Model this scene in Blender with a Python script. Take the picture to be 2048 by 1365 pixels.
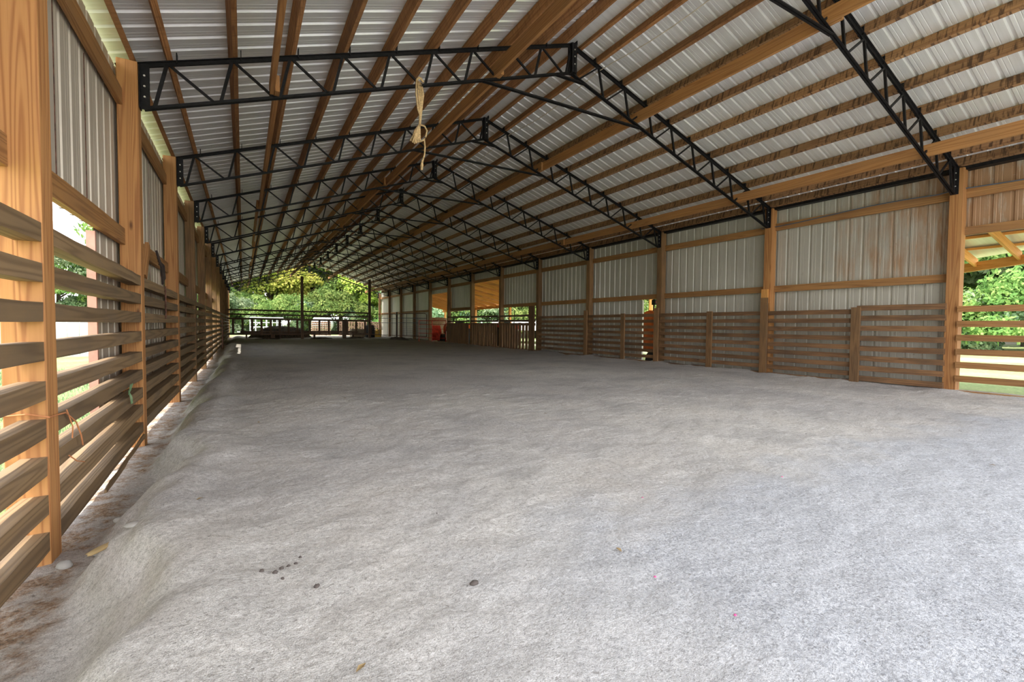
import bpy, math, random
import numpy as np
from mathutils import Vector, Matrix
random.seed(7); RNG = np.random.default_rng(7)
for o in list(bpy.data.objects): bpy.data.objects.remove(o)
S = bpy.context.scene
COL = S.collection

# ------------------------------------------------------------------ camera
F, YAW, PIT, ROL = 926.32, .5258, -.0351, .0079
cam_d = bpy.data.cameras.new('camera'); cam = bpy.data.objects.new('camera', cam_d); COL.objects.link(cam)
cam_d.sensor_width = 36; cam_d.lens = F / 2048 * 36; cam_d.clip_start = .05; cam_d.clip_end = 500
_cy, _sy, _cp, _sp, _cr, _sr = math.cos(YAW), math.sin(YAW), math.cos(PIT), math.sin(PIT), math.cos(ROL), math.sin(ROL)
Ym = Matrix(((_cy, -_sy, 0), (_sy, _cy, 0), (0, 0, 1)))
Pm = Matrix(((1, 0, 0), (0, _cp, _sp), (0, -_sp, _cp)))
Rm = Matrix(((_cr, 0, _sr), (0, 1, 0), (-_sr, 0, _cr)))
Mv = Rm @ Pm @ Ym                       # rows: right, forward, up
right, fwd, up = Mv[0], Mv[1], Mv[2]
cam.matrix_world = Matrix(((right[0], up[0], -fwd[0], .7535), (right[1], up[1], -fwd[1], -2.523), (right[2], up[2], -fwd[2], .88), (0, 0, 0, 1)))
S.camera = cam

# ------------------------------------------------------------------ sky, sun, exposure
S.view_settings.view_transform = 'Standard'; S.view_settings.look = 'None'
S.view_settings.gamma = 1; S.view_settings.exposure = 2.22
SUN_STRENGTH, SKY_STRENGTH = 1.7, 1.0
w = bpy.data.worlds.new('sky'); S.world = w; w.use_nodes = True
nt = w.node_tree; nt.nodes.clear()
out = nt.nodes.new('ShaderNodeOutputWorld'); bg = nt.nodes.new('ShaderNodeBackground')
tc = nt.nodes.new('ShaderNodeTexCoord'); sep = nt.nodes.new('ShaderNodeSeparateXYZ')
r1 = nt.nodes.new('ShaderNodeValToRGB'); nz = nt.nodes.new('ShaderNodeTexNoise'); r2 = nt.nodes.new('ShaderNodeValToRGB'); mx = nt.nodes.new('ShaderNodeMix'); mx.data_type = 'RGBA'
r1.color_ramp.elements[0].position = .0; r1.color_ramp.elements[0].color = (.86, .86, .86, 1)
r1.color_ramp.elements[1].position = .8; r1.color_ramp.elements[1].color = (.55, .64, .82, 1)
nz.inputs['Scale'].default_value = 2.2; nz.inputs['Detail'].default_value = 6
r2.color_ramp.elements[0].position = .42; r2.color_ramp.elements[1].position = .62
mx.inputs['B'].default_value = (.97, .97, .98, 1)
nt.links.new(tc.outputs['Generated'], sep.inputs[0]); nt.links.new(sep.outputs['Z'], r1.inputs[0])
nt.links.new(tc.outputs['Generated'], nz.inputs['Vector']); nt.links.new(nz.outputs['Fac'], r2.inputs[0])
nt.links.new(r2.outputs[0], mx.inputs['Factor']); nt.links.new(r1.outputs[0], mx.inputs['A'])
nt.links.new(mx.outputs['Result'], bg.inputs['Color']); bg.inputs['Strength'].default_value = SKY_STRENGTH
nt.links.new(bg.outputs[0], out.inputs[0])
sd = bpy.data.lights.new('sun', 'SUN'); sd.energy = SUN_STRENGTH; sd.angle = .01; sd.color = (1, .95, .85)
so = bpy.data.objects.new('sun', sd); COL.objects.link(so)
so.rotation_euler = Vector((-.40, -.05, .92)).to_track_quat('Z', 'Y').to_euler(); so.location = (-10, 0, 20)

# ------------------------------------------------------------------ dimensions (metres)
W, H, RZ, B, XA = 9.233, 3.10, 4.675, 2.608, 4.64
SL = (RZ - H) / XA; SR = (RZ - H) / (W - XA)
DP = .385
Y0, Y1 = -3.3, 30.7  # near roof end is unseen, extended to dim the foreground floor
LP = [-4.9, -2.45, .34] + [k * B for k in range(1, 13)]        # left post centres
RP = [-2 * B, -B + .06, -.02] + [k * B for k in range(1, 13)]        # right post centres

# ------------------------------------------------------------------ materials
def new_mat(name):
    m = bpy.data.materials.new(name); m.use_nodes = True
    n = m.node_tree; b = n.nodes['Principled BSDF']; return m, n, b
def N(n, t, **k):
    x = n.nodes.new('ShaderNode' + t)
    for a, v in k.items(): setattr(x, a, v)
    return x
def L(n, a, b): n.links.new(a, b)
def ramp(n, stops):
    r = N(n, 'ValToRGB'); e = r.color_ramp.elements
    while len(e) < len(stops): e.new(.5)
    for i, (p, c) in enumerate(stops):
        e[i].position = p; e[i].color = (*c, 1) if len(c) == 3 else c
    return r
def mixc(n, fac, a, b, mode='MIX'):
    m = N(n, 'Mix', data_type='RGBA', blend_type=mode)
    for s, v in (('Factor', fac), ('A', a), ('B', b)):
        if hasattr(v, 'links'): L(n, v, m.inputs[s])
        elif s == 'Factor': m.inputs[s].default_value = v
        else: m.inputs[s].default_value = (*v, 1)
    return m.outputs['Result']
def math_(n, op, a, b=None):
    m = N(n, 'Math', operation=op)
    for i, v in enumerate((a, b)):
        if v is None: continue
        if hasattr(v, 'links'): L(n, v, m.inputs[i])
        else: m.inputs[i].default_value = v
    return m.outputs[0]
def noise(n, vec, scale, detail=3, rough=.5, w=None):
    x = N(n, 'TexNoise'); x.inputs['Scale'].default_value = scale; x.inputs['Detail'].default_value = detail; x.inputs['Roughness'].default_value = rough
    if w is not None: x.noise_dimensions = '4D'; L(n, w, x.inputs['W'])
    if vec is not None: L(n, vec, x.inputs['Vector'])
    return x.outputs['Fac']
def ramp_out(n, v):
    r = ramp(n, [(0, (0, 0, 0)), (1, (1, 1, 1))]); L(n, v, r.inputs[0]); return r.outputs[0]
def bump(n, b, h, strength, dist=.01):
    x = N(n, 'Bump'); x.inputs['Strength'].default_value = strength; x.inputs['Distance'].default_value = dist
    L(n, h, x.inputs['Height']); L(n, x.outputs[0], b.inputs['Normal'])

def wood(name, light, dark, ring=26, dirt=(.12, .09, .06), dirt_amt=.3, marks=0.0, rough=.75):
    m, n, b = new_mat(name)
    uv = N(n, 'UVMap'); oi = N(n, 'ObjectInfo')
    rnd = math_(n, 'MULTIPLY', oi.outputs['Random'], 40)
    mp = N(n, 'Mapping'); mp.inputs['Scale'].default_value = (.22, 6.5, 1); L(n, uv.outputs[0], mp.inputs[0])
    a = noise(n, mp.outputs[0], 1.0, 2, .45, rnd)
    s = math_(n, 'SINE', math_(n, 'MULTIPLY', a, ring * 6.28))
    s = math_(n, 'ADD', math_(n, 'MULTIPLY', s, .5), .5)
    s = math_(n, 'POWER', s, 2.2)
    mp2 = N(n, 'Mapping'); mp2.inputs['Scale'].default_value = (3, 160, 1); L(n, uv.outputs[0], mp2.inputs[0])
    fib = noise(n, mp2.outputs[0], 1.0, 2, .6, rnd)
    f = math_(n, 'ADD', math_(n, 'MULTIPLY', s, .62), math_(n, 'MULTIPLY', fib, .42))
    col = mixc(n, f, light, dark)
    # knots
    mp3 = N(n, 'Mapping'); mp3.inputs['Scale'].default_value = (1.6, 5, 1); L(n, uv.outputs[0], mp3.inputs[0])
    vo = N(n, 'TexVoronoi'); vo.voronoi_dimensions = '4D'; vo.inputs['Scale'].default_value = 1; L(n, mp3.outputs[0], vo.inputs['Vector']); L(n, rnd, vo.inputs['W'])
    k = ramp(n, [(.035, (1, 1, 1)), (.09, (0, 0, 0))]); L(n, vo.outputs['Distance'], k.inputs[0])
    col = mixc(n, k.outputs[0], col, tuple(c * .35 for c in dark))
    # dirt and weathering
    mp4 = N(n, 'Mapping'); mp4.inputs['Scale'].default_value = (1.3, 4, 1); L(n, uv.outputs[0], mp4.inputs[0])
    d = noise(n, mp4.outputs[0], 1.4, 5, .62, rnd)
    dr = ramp(n, [(.42, (0, 0, 0)), (.72, (dirt_amt,) * 3)]); L(n, d, dr.inputs[0])
    col = mixc(n, dr.outputs[0], col, dirt)
    if marks:     # saw marks and bark stains across the board
        mp5 = N(n, 'Mapping'); mp5.inputs['Scale'].default_value = (30, 4, 1); L(n, uv.outputs[0], mp5.inputs[0])
        q = noise(n, mp5.outputs[0], 1, 3, .6, rnd)
        qr = ramp(n, [(.50, (0, 0, 0)), (.60, (marks,) * 3)]); L(n, q, qr.inputs[0])
        col = mixc(n, qr.outputs[0], col, tuple(c * .3 for c in dark))
    hs = N(n, 'HueSaturation'); L(n, col, hs.inputs['Color'])
    L(n, math_(n, 'ADD', math_(n, 'MULTIPLY', oi.outputs['Random'], .34), .83), hs.inputs['Value'])
    L(n, hs.outputs[0], b.inputs['Base Color']); b.inputs['Roughness'].default_value = rough
    bump(n, b, f, .35, .003)
    return m
M = {}
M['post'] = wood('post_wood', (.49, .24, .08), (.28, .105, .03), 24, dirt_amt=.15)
M['rail_left'] = wood('left_rail_wood', (.285, .185, .092), (.15, .09, .042), 16, (.13, .10, .075), .5)
M['rail_right'] = wood('right_rail_wood', (.30, .16, .07), (.15, .07, .03), 18, (.06, .04, .025), .75)
M['post_dim_dirty'] = wood('dim_dirty_post_wood', (.33, .18, .075), (.18, .09, .035), 22, (.09, .06, .035), .6)  # dirty post wood, its colour also darkened for weak light in far bays
M['girt'] = wood('girt_wood', (.42, .21, .07), (.23, .10, .03), 22, dirt_amt=.3)
M['purlin'] = wood('purlin_wood', (.46, .22, .08), (.23, .09, .03), 22, (.10, .06, .03), .45, .25)
M['purlin_marked'] = wood('marked_purlin_wood', (.46, .25, .11), (.26, .12, .05), 22, (.10, .07, .04), .4, .9)
M['brace'] = wood('brace_wood', (.46, .225, .075), (.30, .125, .038), 20, dirt_amt=.25)
M['old'] = wood('old_wood', (.20, .12, .07), (.09, .05, .03), 18, (.05, .035, .025), .6)
M['lean'] = wood('lean_to_wood', (.90, .46, .14), (.66, .28, .06), 20, dirt_amt=.1)  # strong orange carries the glow of sunlight bounced off the ground

def plain(name, c, rough=.6, metal=0, var=.12, scale=8, emis=None):
    m, n, b = new_mat(name)
    t = N(n, 'TexCoord'); f = noise(n, t.outputs['Object'], scale, 4, .6)
    r = ramp(n, [(.3, tuple(x * (1 - var * 2) for x in c)), (.7, tuple(min(1, x * (1 + var)) for x in c))]); L(n, f, r.inputs[0])
    L(n, r.outputs[0], b.inputs['Base Color']); b.inputs['Roughness'].default_value = rough; b.inputs['Metallic'].default_value = metal
    bump(n, b, f, .15, .004)
    return m
M['steel'] = plain('black_steel', (.013, .012, .013), .5, 0, .3, 30)
M['steel'].node_tree.nodes['Principled BSDF'].inputs['Specular IOR Level'].default_value = .22
M['bolt'] = plain('bolt_metal', (.75, .72, .66), .4, .6)
M['rust'] = plain('rusty_steel', (.16, .07, .045), .7, .2, .4, 25)
M['galv'] = plain('galvanised_tube', (.16, .17, .19), .5, .4, .2, 20)
M['red'] = plain('red_paint', (.62, .045, .025), .45, .1, .25, 6)
M['orange'] = plain('orange_paint', (.72, .15, .03), .45, .1, .2, 6)
M['white'] = plain('white_paint', (.82, .83, .85), .5, 0, .06)
M['black'] = plain('black_rubber', (.02, .02, .02), .8)
M['yellow'] = plain('yellow_plastic', (.85, .50, .05), .5)
M['tan'] = plain('tan_cardboard', (.42, .33, .22), .8)
M['dirt'] = plain('dark_dirt', (.10, .075, .05), .95, 0, .4, 12)
M['hay'] = plain('weathered_hay', (.36, .25, .15), .95, 0, .4, 25)
M['rope'] = plain('straw_rope', (.68, .47, .24), .9, 0, .25, 60)
M['twine'] = plain('orange_twine', (.62, .25, .10), .8)
M['strap'] = plain('dark_leather', (.05, .035, .03), .6)
M['cable'] = plain('grey_blue_cable', (.10, .13, .17), .5)
M['cord'] = plain('pale_cord', (.70, .62, .48), .8)
M['pink'] = plain('pink_marker', (.9, .12, .35), .6)
M['leafd'] = plain('dry_leaf', (.45, .32, .15), .9)
M['stone'] = plain('pale_stone', (.45, .43, .40), .9)
M['clod'] = plain('dark_clod', (.11, .09, .08), .95)
M['pinktrim'] = plain('faded_red_trim', (.60, .32, .25), .6)
M['redlens'] = plain('red_lens', (.7, .02, .02), .3)
M['brick'] = plain('split_firewood', (.50, .29, .21), .9, 0, .4, 30)
M['palefence'] = plain('pale_board', (.62, .66, .72), .8, 0, .12, 5)

def metal_sheet(name, c1, c2, rust, rough, metallic, axis):
    m, n, b = new_mat(name)
    t = N(n, 'TexCoord'); mp = N(n, 'Mapping')
    mp.inputs['Scale'].default_value = (.6, 22, .6) if axis == 'y' else (22, .4, .4)
    L(n, t.outputs['Object'], mp.inputs[0])
    f = noise(n, mp.outputs[0], 1, 4, .6)
    r = ramp(n, [(.3, c1), (.7, c2)]); L(n, f, r.inputs[0]); col = r.outputs[0]
    big = noise(n, t.outputs['Object'], .8, 4, .6)
    if rust:
        mp2 = N(n, 'Mapping'); mp2.inputs['Scale'].default_value = (5, 7, .7); L(n, t.outputs['Object'], mp2.inputs[0])
        g = noise(n, mp2.outputs[0], 1, 6, .75)
        sp = N(n, 'SeparateXYZ'); L(n, t.outputs['Object'], sp.inputs[0])
        ny = ramp(n, [(.0, (1, 1, 1)), (1, (0, 0, 0))])
        L(n, math_(n, 'DIVIDE', math_(n, 'ADD', sp.outputs['Y'], 1.0), 5.0), ny.inputs[0])
        gg = math_(n, 'MULTIPLY', math_(n, 'MULTIPLY', g, ny.outputs[0]), math_(n, 'ADD', big, .35))
        zz = ramp_out(n, math_(n, 'SUBTRACT', sp.outputs['Z'], .9)); gg = math_(n, 'MULTIPLY', gg, math_(n, 'ADD', math_(n, 'MULTIPLY', zz, .75), .25))
        rr = ramp(n, [(.20, (0, 0, 0)), (.36, (rust,) * 3)]); L(n, gg, rr.inputs[0])
        col = mixc(n, rr.outputs[0], col, (.40, .20, .08))
        g2 = ramp(n, [(.63, (0, 0, 0)), (.70, (.7,) * 3)]); L(n, noise(n, t.outputs['Object'], 9, 5, .8), g2.inputs[0])
        col = mixc(n, math_(n, 'MULTIPLY', g2.outputs[0], ny.outputs[0]), col, (.24, .13, .07))
    rb = ramp(n, [(.35, (.86,) * 3), (.65, (1,) * 3)]); L(n, big, rb.inputs[0])
    col = mixc(n, 1.0, col, rb.outputs[0], 'MULTIPLY')
    L(n, col, b.inputs['Base Color']); b.inputs['Roughness'].default_value = rough; b.inputs['Metallic'].default_value = metallic
    bump(n, b, f, .25, .004)
    return m
M['roof'] = metal_sheet('roof_sheet_metal', (.80, .78, .75), (.94, .925, .90), 0, .38, .28, 'y')
M['siding_r'] = metal_sheet('right_siding_metal', (.50, .465, .39), (.68, .65, .57), .85, .45, .2, 'x')
M['siding_l'] = metal_sheet('left_siding_metal', (.50, .43, .345), (.70, .62, .51), 0, .45, .2, 'x')

def floor_mat():
    m, n, b = new_mat('crushed_limestone')
    t = N(n, 'TexCoord'); ob = t.outputs['Object']
    sp = N(n, 'SeparateXYZ'); L(n, ob, sp.inputs[0])
    fine = noise(n, ob, 260, 3, .8); mid = noise(n, ob, 55, 5, .72); big = noise(n, ob, 1.1, 6, .65); huge = noise(n, ob, .35, 4, .55)
    r = ramp(n, [(.36, (.29, .275, .255)), (.49, (.64, .61, .57)), (.60, (.84, .81, .77))])
    L(n, math_(n, 'ADD', math_(n, 'MULTIPLY', fine, .6), math_(n, 'MULTIPLY', mid, .4)), r.inputs[0])
    c = r.outputs[0]
    rb = ramp(n, [(.36, (.74, .745, .76)), (.52, (1, 1, 1)), (.75, (1.0, .97, .93))]); L(n, big, rb.inputs[0])
    c = mixc(n, .75, c, rb.outputs[0], 'MULTIPLY')
    rh = ramp(n, [(.42, (.86, .86, .88)), (.6, (1, 1, 1))]); L(n, huge, rh.inputs[0])
    c = mixc(n, 1.0, c, rh.outputs[0], 'MULTIPLY')
    # coarse grit in the corner by the camera, bluish skylight put into its colour
    yy = math_(n, 'ADD', sp.outputs['Y'], math_(n, 'MULTIPLY', math_(n, 'SUBTRACT', noise(n, ob, 1.6, 4, .6), .5), 1.3))
    g = ramp(n, [(.0, (1, 1, 1)), (1, (0, 0, 0))]); L(n, math_(n, 'MULTIPLY', math_(n, 'ADD', yy, 1.15), 2.2), g.inputs[0])
    xg = ramp(n, [(.0, (0, 0, 0)), (1, (1, 1, 1))]); L(n, math_(n, 'SUBTRACT', sp.outputs['X'], 1.15), xg.inputs[0])
    gm = math_(n, 'MULTIPLY', g.outputs[0], xg.outputs[0])
    vv = N(n, 'TexVoronoi'); vv.inputs['Scale'].default_value = 150; L(n, ob, vv.inputs['Vector'])
    gr = ramp(n, [(.0, (.24, .255, .29)), (.35, (.45, .465, .50)), (.9, (.68, .69, .72))]); L(n, vv.outputs['Color'], gr.inputs[0])
    c = mixc(n, math_(n, 'MULTIPLY', gm, .75), c, gr.outputs[0])
    # farther bays painted darker for the daylight falling off; dung spots in patches
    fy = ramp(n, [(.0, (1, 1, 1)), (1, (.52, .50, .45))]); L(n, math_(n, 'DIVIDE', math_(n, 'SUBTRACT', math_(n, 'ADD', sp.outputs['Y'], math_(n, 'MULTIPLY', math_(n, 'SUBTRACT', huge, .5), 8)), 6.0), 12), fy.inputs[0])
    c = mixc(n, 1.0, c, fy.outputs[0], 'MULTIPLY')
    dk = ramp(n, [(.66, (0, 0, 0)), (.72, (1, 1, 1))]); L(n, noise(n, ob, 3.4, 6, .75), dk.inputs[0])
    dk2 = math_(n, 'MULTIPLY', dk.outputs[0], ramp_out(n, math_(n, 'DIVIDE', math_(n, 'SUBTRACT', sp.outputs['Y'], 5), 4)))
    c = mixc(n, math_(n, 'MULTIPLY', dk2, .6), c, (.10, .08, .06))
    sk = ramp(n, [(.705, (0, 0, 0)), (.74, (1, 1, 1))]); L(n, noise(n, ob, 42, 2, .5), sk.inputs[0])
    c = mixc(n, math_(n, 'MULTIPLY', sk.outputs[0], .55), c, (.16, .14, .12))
    # brown soil and litter showing in the trench along the left wall
    xn = math_(n, 'ADD', sp.outputs['X'], math_(n, 'MULTIPLY', math_(n, 'SUBTRACT', noise(n, ob, 5, 5, .7), .5), .40))
    so_ = ramp(n, [(.30, (1, 1, 1)), (.60, (0, 0, 0))]); L(n, math_(n, 'MULTIPLY', xn, 3.2), so_.inputs[0])
    lit = ramp(n, [(.36, (.10, .065, .04)), (.5, (.34, .20, .11)), (.62, (.45, .38, .30))]); L(n, noise(n, ob, 60, 4, .8), lit.inputs[0])
    pt = ramp(n, [(.44, (.35, .35, .35)), (.56, (1, 1, 1))]); L(n, noise(n, ob, 7, 4, .7), pt.inputs[0])
    c = mixc(n, math_(n, 'MULTIPLY', so_.outputs[0], math_(n, 'MULTIPLY', pt.outputs[0], .9)), c, lit.outputs[0])
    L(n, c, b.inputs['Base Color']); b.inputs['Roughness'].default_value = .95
    b.inputs['Specular IOR Level'].default_value = .15
    h = math_(n, 'ADD', math_(n, 'MULTIPLY', fine, .25), math_(n, 'MULTIPLY', noise(n, ob, 18, 6, .7), 1.6))
    bump(n, b, h, .8, .018)
    return m
M['floor'] = floor_mat()
def grass_mat():
    m, n, b = new_mat('lawn'); t = N(n, 'TexCoord'); ob = t.outputs['Object']
    r = ramp(n, [(.35, (.13, .19, .05)), (.5, (.25, .31, .11)), (.65, (.40, .43, .20))])
    L(n, math_(n, 'ADD', math_(n, 'MULTIPLY', noise(n, ob, 14, 5, .7), .6), math_(n, 'MULTIPLY', noise(n, ob, .5, 4, .6), .4)), r.inputs[0])
    sa = ramp(n, [(.56, (0, 0, 0)), (.64, (1, 1, 1))]); L(n, noise(n, ob, .22, 3, .5), sa.inputs[0])
    c = mixc(n, math_(n, 'MULTIPLY', sa.outputs[0], .7), r.outputs[0], (.58, .50, .38))
    L(n, c, b.inputs['Base Color']); b.inputs['Roughness'].default_value = .9
    bump(n, b, noise(n, ob, 40, 4, .8), .6, .03); return m
M['lawn'] = grass_mat()
def leaf_mat(name, a, bb, c_):
    m, n, b = new_mat(name); n.nodes.remove(b)
    t = N(n, 'TexCoord'); oi = N(n, 'ObjectInfo')
    f = noise(n, t.outputs['Object'], 1.6, 5, .8)
    r = ramp(n, [(.33, a), (.5, bb), (.66, c_)]); L(n, f, r.inputs[0])
    hs = N(n, 'HueSaturation'); L(n, r.outputs[0], hs.inputs['Color'])
    L(n, math_(n, 'ADD', math_(n, 'MULTIPLY', oi.outputs['Random'], .5), .75), hs.inputs['Value'])
    L(n, math_(n, 'ADD', math_(n, 'MULTIPLY', oi.outputs['Random'], .05), .475), hs.inputs['Hue'])
    d = N(n, 'BsdfDiffuse'); tr = N(n, 'BsdfTranslucent'); ms = N(n, 'MixShader'); ms.inputs[0].default_value = .38
    L(n, hs.outputs[0], d.inputs[0]); L(n, hs.outputs[0], tr.inputs[0]); L(n, d.outputs[0], ms.inputs[1]); L(n, tr.outputs[0], ms.inputs[2])
    L(n, ms.outputs[0], n.nodes['Material Output'].inputs[0]); return m
M['leaf'] = leaf_mat('green_foliage', (.05, .12, .04), (.19, .31, .085), (.48, .56, .19))
M['leaf_yellow'] = leaf_mat('yellow_green_foliage', (.13, .24, .04), (.45, .52, .10), (.85, .76, .22))
M['leaf_pale'] = leaf_mat('pale_foliage', (.085, .16, .085), (.24, .34, .185), (.52, .58, .36))
M['bark'] = plain('bark', (.14, .105, .08), .95, 0, .4, 10)

# ------------------------------------------------------------------ mesh helpers
class MB:
    def __init__(s): s.v = []; s.f = []; s.uv = []
    def quad(s, pts, uvs=None):
        i = len(s.v); s.v += [tuple(p) for p in pts]; s.f.append(tuple(range(i, i + len(pts))))
        s.uv += list(uvs) if uvs else [(p[0], p[1]) for p in pts]
    def beam(s, a, b, w, h, upv=(0, 0, 1), seg=1, wob=0, h2=None):
        """board from a to b (centre line), w across, h along upv"""
        a, b = Vector(a), Vector(b); d = b - a; Ln = d.length; d.normalize()
        u = Vector(upv); u = (u - d * u.dot(d)).normalized(); c = d.cross(u)
        off = random.random() * 20; st = []
        for k in range(seg + 1):
            t = k / seg; ctr = a + d * (Ln * t)
            ring = []
            for (sx, sz) in ((-1, -1), (1, -1), (1, 1), (-1, 1)):
                q = ctr + c * (sx * w / 2) + u * (sz * h / 2)
                if wob: q = q + u * random.uniform(-wob, wob) + c * random.uniform(-wob, wob) * .6
                ring.append(q)
            st.append(ring)
        per = [0, w, w + h, 2 * w + h, 2 * w + 2 * h]
        for k in range(seg):
            u0, u1 = off + Ln * k / seg, off + Ln * (k + 1) / seg
            for e in range(4):
                f = (e + 1) % 4
                s.quad([st[k][e], st[k][f], st[k + 1][f], st[k + 1][e]], [(u0, per[e]), (u0, per[e + 1]), (u1, per[e + 1]), (u1, per[e])])
        s.quad([st[0][3], st[0][2], st[0][1], st[0][0]], [(off + .02 * i, .1 * i) for i in (0, 1, 2, 3)])
        s.quad(st[-1], [(off + .02 * i, .1 * i) for i in (0, 1, 2, 3)])
    def box(s, x0, x1, y0, y1, z0, z1, axis='z', seg=1, wob=0):
        cx, cy, cz = (x0 + x1) / 2, (y0 + y1) / 2, (z0 + z1) / 2
        if axis == 'z': s.beam((cx, cy, z0), (cx, cy, z1), y1 - y0, x1 - x0, (1, 0, 0), seg, wob)
        elif axis == 'y': s.beam((cx, y0, cz), (cx, y1, cz), x1 - x0, z1 - z0, (0, 0, 1), seg, wob)
        else: s.beam((x0, cy, cz), (x1, cy, cz), y1 - y0, z1 - z0, (0, 0, 1), seg, wob)
    def tube(s, pts, r, n=8, cap=True):
        pts = [Vector(p) for p in pts]; rings = []
        for i, p in enumerate(pts):
            d = (pts[min(i + 1, len(pts) - 1)] - pts[max(i - 1, 0)]).normalized()
            u = Vector((0, 0, 1)) if abs(d.z) < .9 else Vector((1, 0, 0))
            a = d.cross(u).normalized(); b_ = d.cross(a); rr = r[i] if isinstance(r, (list, tuple)) else r
            rings.append([p + (a * math.cos(t) + b_ * math.sin(t)) * rr for t in [2 * math.pi * k / n for k in range(n)]])
        base = len(s.v)
        for R_ in rings: s.v += [tuple(q) for q in R_]
        for i in range(len(rings) - 1):
            for k in range(n):
                a, b_ = base + i * n + k, base + i * n + (k + 1) % n
                s.f.append((a, b_, b_ + n, a + n)); s.uv += [(i * .1, k * .02), (i * .1, k * .02 + .02), (i * .1 + .1, k * .02 + .02), (i * .1 + .1, k * .02)]
        if cap:
            s.f.append(tuple(base + k for k in range(n))[::-1]); s.uv += [(0, 0)] * n
            e = base + (len(rings) - 1) * n; s.f.append(tuple(e + k for k in range(n))); s.uv += [(0, 0)] * n
    def prism(s, poly, y0, y1, axis='y'):
        n = len(poly); base = len(s.v)
        for yy in (y0, y1):
            for (p, q) in poly: s.v.append({'y': (p, yy, q), 'x': (yy, p, q), 'z': (p, q, yy)}[axis])
        for k in range(n):
            s.f.append((base + k, base + (k + 1) % n, base + n + (k + 1) % n, base + n + k)); s.uv += [(0, 0), (.1, 0), (.1, .1), (0, .1)]
        s.f.append(tuple(base + k for k in range(n))[::-1]); s.uv += [(0, 0)] * n
        s.f.append(tuple(base + n + k for k in range(n))); s.uv += [(0, 0)] * n
    def blob(s, c, rx, ry, rz, nu=10, nv=6, jit=.12):
        base = len(s.v)
        for i in range(nv + 1):
            th = math.pi * i / nv
            for k in range(nu):
                ph = 2 * math.pi * k / nu; j = 1 + random.uniform(-jit, jit) * (0 < i < nv)
                s.v.append((c[0] + rx * j * math.sin(th) * math.cos(ph), c[1] + ry * j * math.sin(th) * math.sin(ph), c[2] + rz * j * math.cos(th)))
        for i in range(nv):
            for k in range(nu):
                a, b_ = base + i * nu + k, base + i * nu + (k + 1) % nu
                s.f.append((a, a + nu, b_ + nu, b_)); s.uv += [(0, 0)] * 4
    def build(s, name, m, parent=None, smooth=False, bevel=0, loc=None):
        me = bpy.data.meshes.new(name); me.from_pydata(s.v, [], s.f)
        uvl = me.uv_layers.new(name='UVMap'); uvl.data.foreach_set('uv', np.array(s.uv, 'f').ravel())
        me.materials.append(m); o = bpy.data.objects.new(name, me); COL.objects.link(o)
        if smooth: me.polygons.foreach_set('use_smooth', [True] * len(s.f))
        if parent: o.parent = parent
        if loc is not None: o.location = loc
        if bevel:
            bm_ = o.modifiers.new('weld', 'WELD'); bm_.merge_threshold = .0005
            bv = o.modifiers.new('bevel', 'BEVEL'); bv.width = bevel; bv.segments = 2; bv.limit_method = 'ANGLE'
        me.validate(); return o
def tag(o, label=None, cat=None, group=None, kind=None):
    for k, v in (('label', label), ('category', cat), ('group', group), ('kind', kind)):
        if v: o[k] = v
    return o
def empty(name, loc, label, cat, group=None):
    o = bpy.data.objects.new(name, None); COL.objects.link(o); o.location = loc; o.empty_display_size = .2
    return tag(o, label, cat, group)
def copy_tree(root, loc, label, group=None, rotz=None, scale=None):
    r = root.copy(); COL.objects.link(r); r.location = loc; r['label'] = label
    if group: r['group'] = group
    if rotz is not None: r.rotation_euler = (0, 0, rotz)
    if scale: r.scale = scale
    for ch in [o for o in root.children]:
        c = ch.copy(); COL.objects.link(c); c.parent = r
        for g in ch.children:
            d = g.copy(); COL.objects.link(d); d.parent = c
    return r
ORD = ['first', 'second', 'third', 'fourth', 'fifth', 'sixth', 'seventh', 'eighth', 'ninth', 'tenth', 'eleventh', 'twelfth', 'thirteenth', 'fourteenth', 'fifteenth']
def zroof(x): return H + SL * x if x < XA else RZ - SR * (x - XA)

# ------------------------------------------------------------------ ground
def smooth(a, b, x):
    t = np.clip((x - a) / (b - a), 0, 1); return t * t * (3 - 2 * t)
def vnoise(x, y, s, seed):
    r = np.random.default_rng(seed).random((64, 64)); x = x * s; y = y * s
    xi = np.floor(x).astype(int); yi = np.floor(y).astype(int); fx = x - xi; fy = y - yi; fx = fx * fx * (3 - 2 * fx); fy = fy * fy * (3 - 2 * fy)
    g = lambda i, j: r[i % 64, j % 64]
    return (g(xi, yi) * (1 - fx) + g(xi + 1, yi) * fx) * (1 - fy) + (g(xi, yi + 1) * (1 - fx) + g(xi + 1, yi + 1) * fx) * fy - .5
def floor_z(x, y):
    x = np.asarray(x, float); y = np.asarray(y, float)
    e = vnoise(x * 0 + 3, y, 1.7, 1) * .20 + vnoise(x, y, 5, 2) * .10
    depth = .21 * (1 - smooth(9, 20, y) * .65)
    t = smooth(.16 + e * .6, .44 + e, x)
    crest = .05 * np.exp(-((x - .52 - e) / .16) ** 2)
    z = -depth * (1 - t) + crest
    z = z + vnoise(x, y, .7, 3) * .035 * smooth(.4, 1.4, x) + vnoise(x, y, 2.3, 4) * .012 + vnoise(x, y, 7, 5) * .012 + vnoise(x, y, 19, 6) * .009 + vnoise(x, y, 37, 7) * .004
    z = z + smooth(W - .7, W - .1, x) * (.02 + vnoise(x, y, 3, 8) * .07)
    return z
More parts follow.
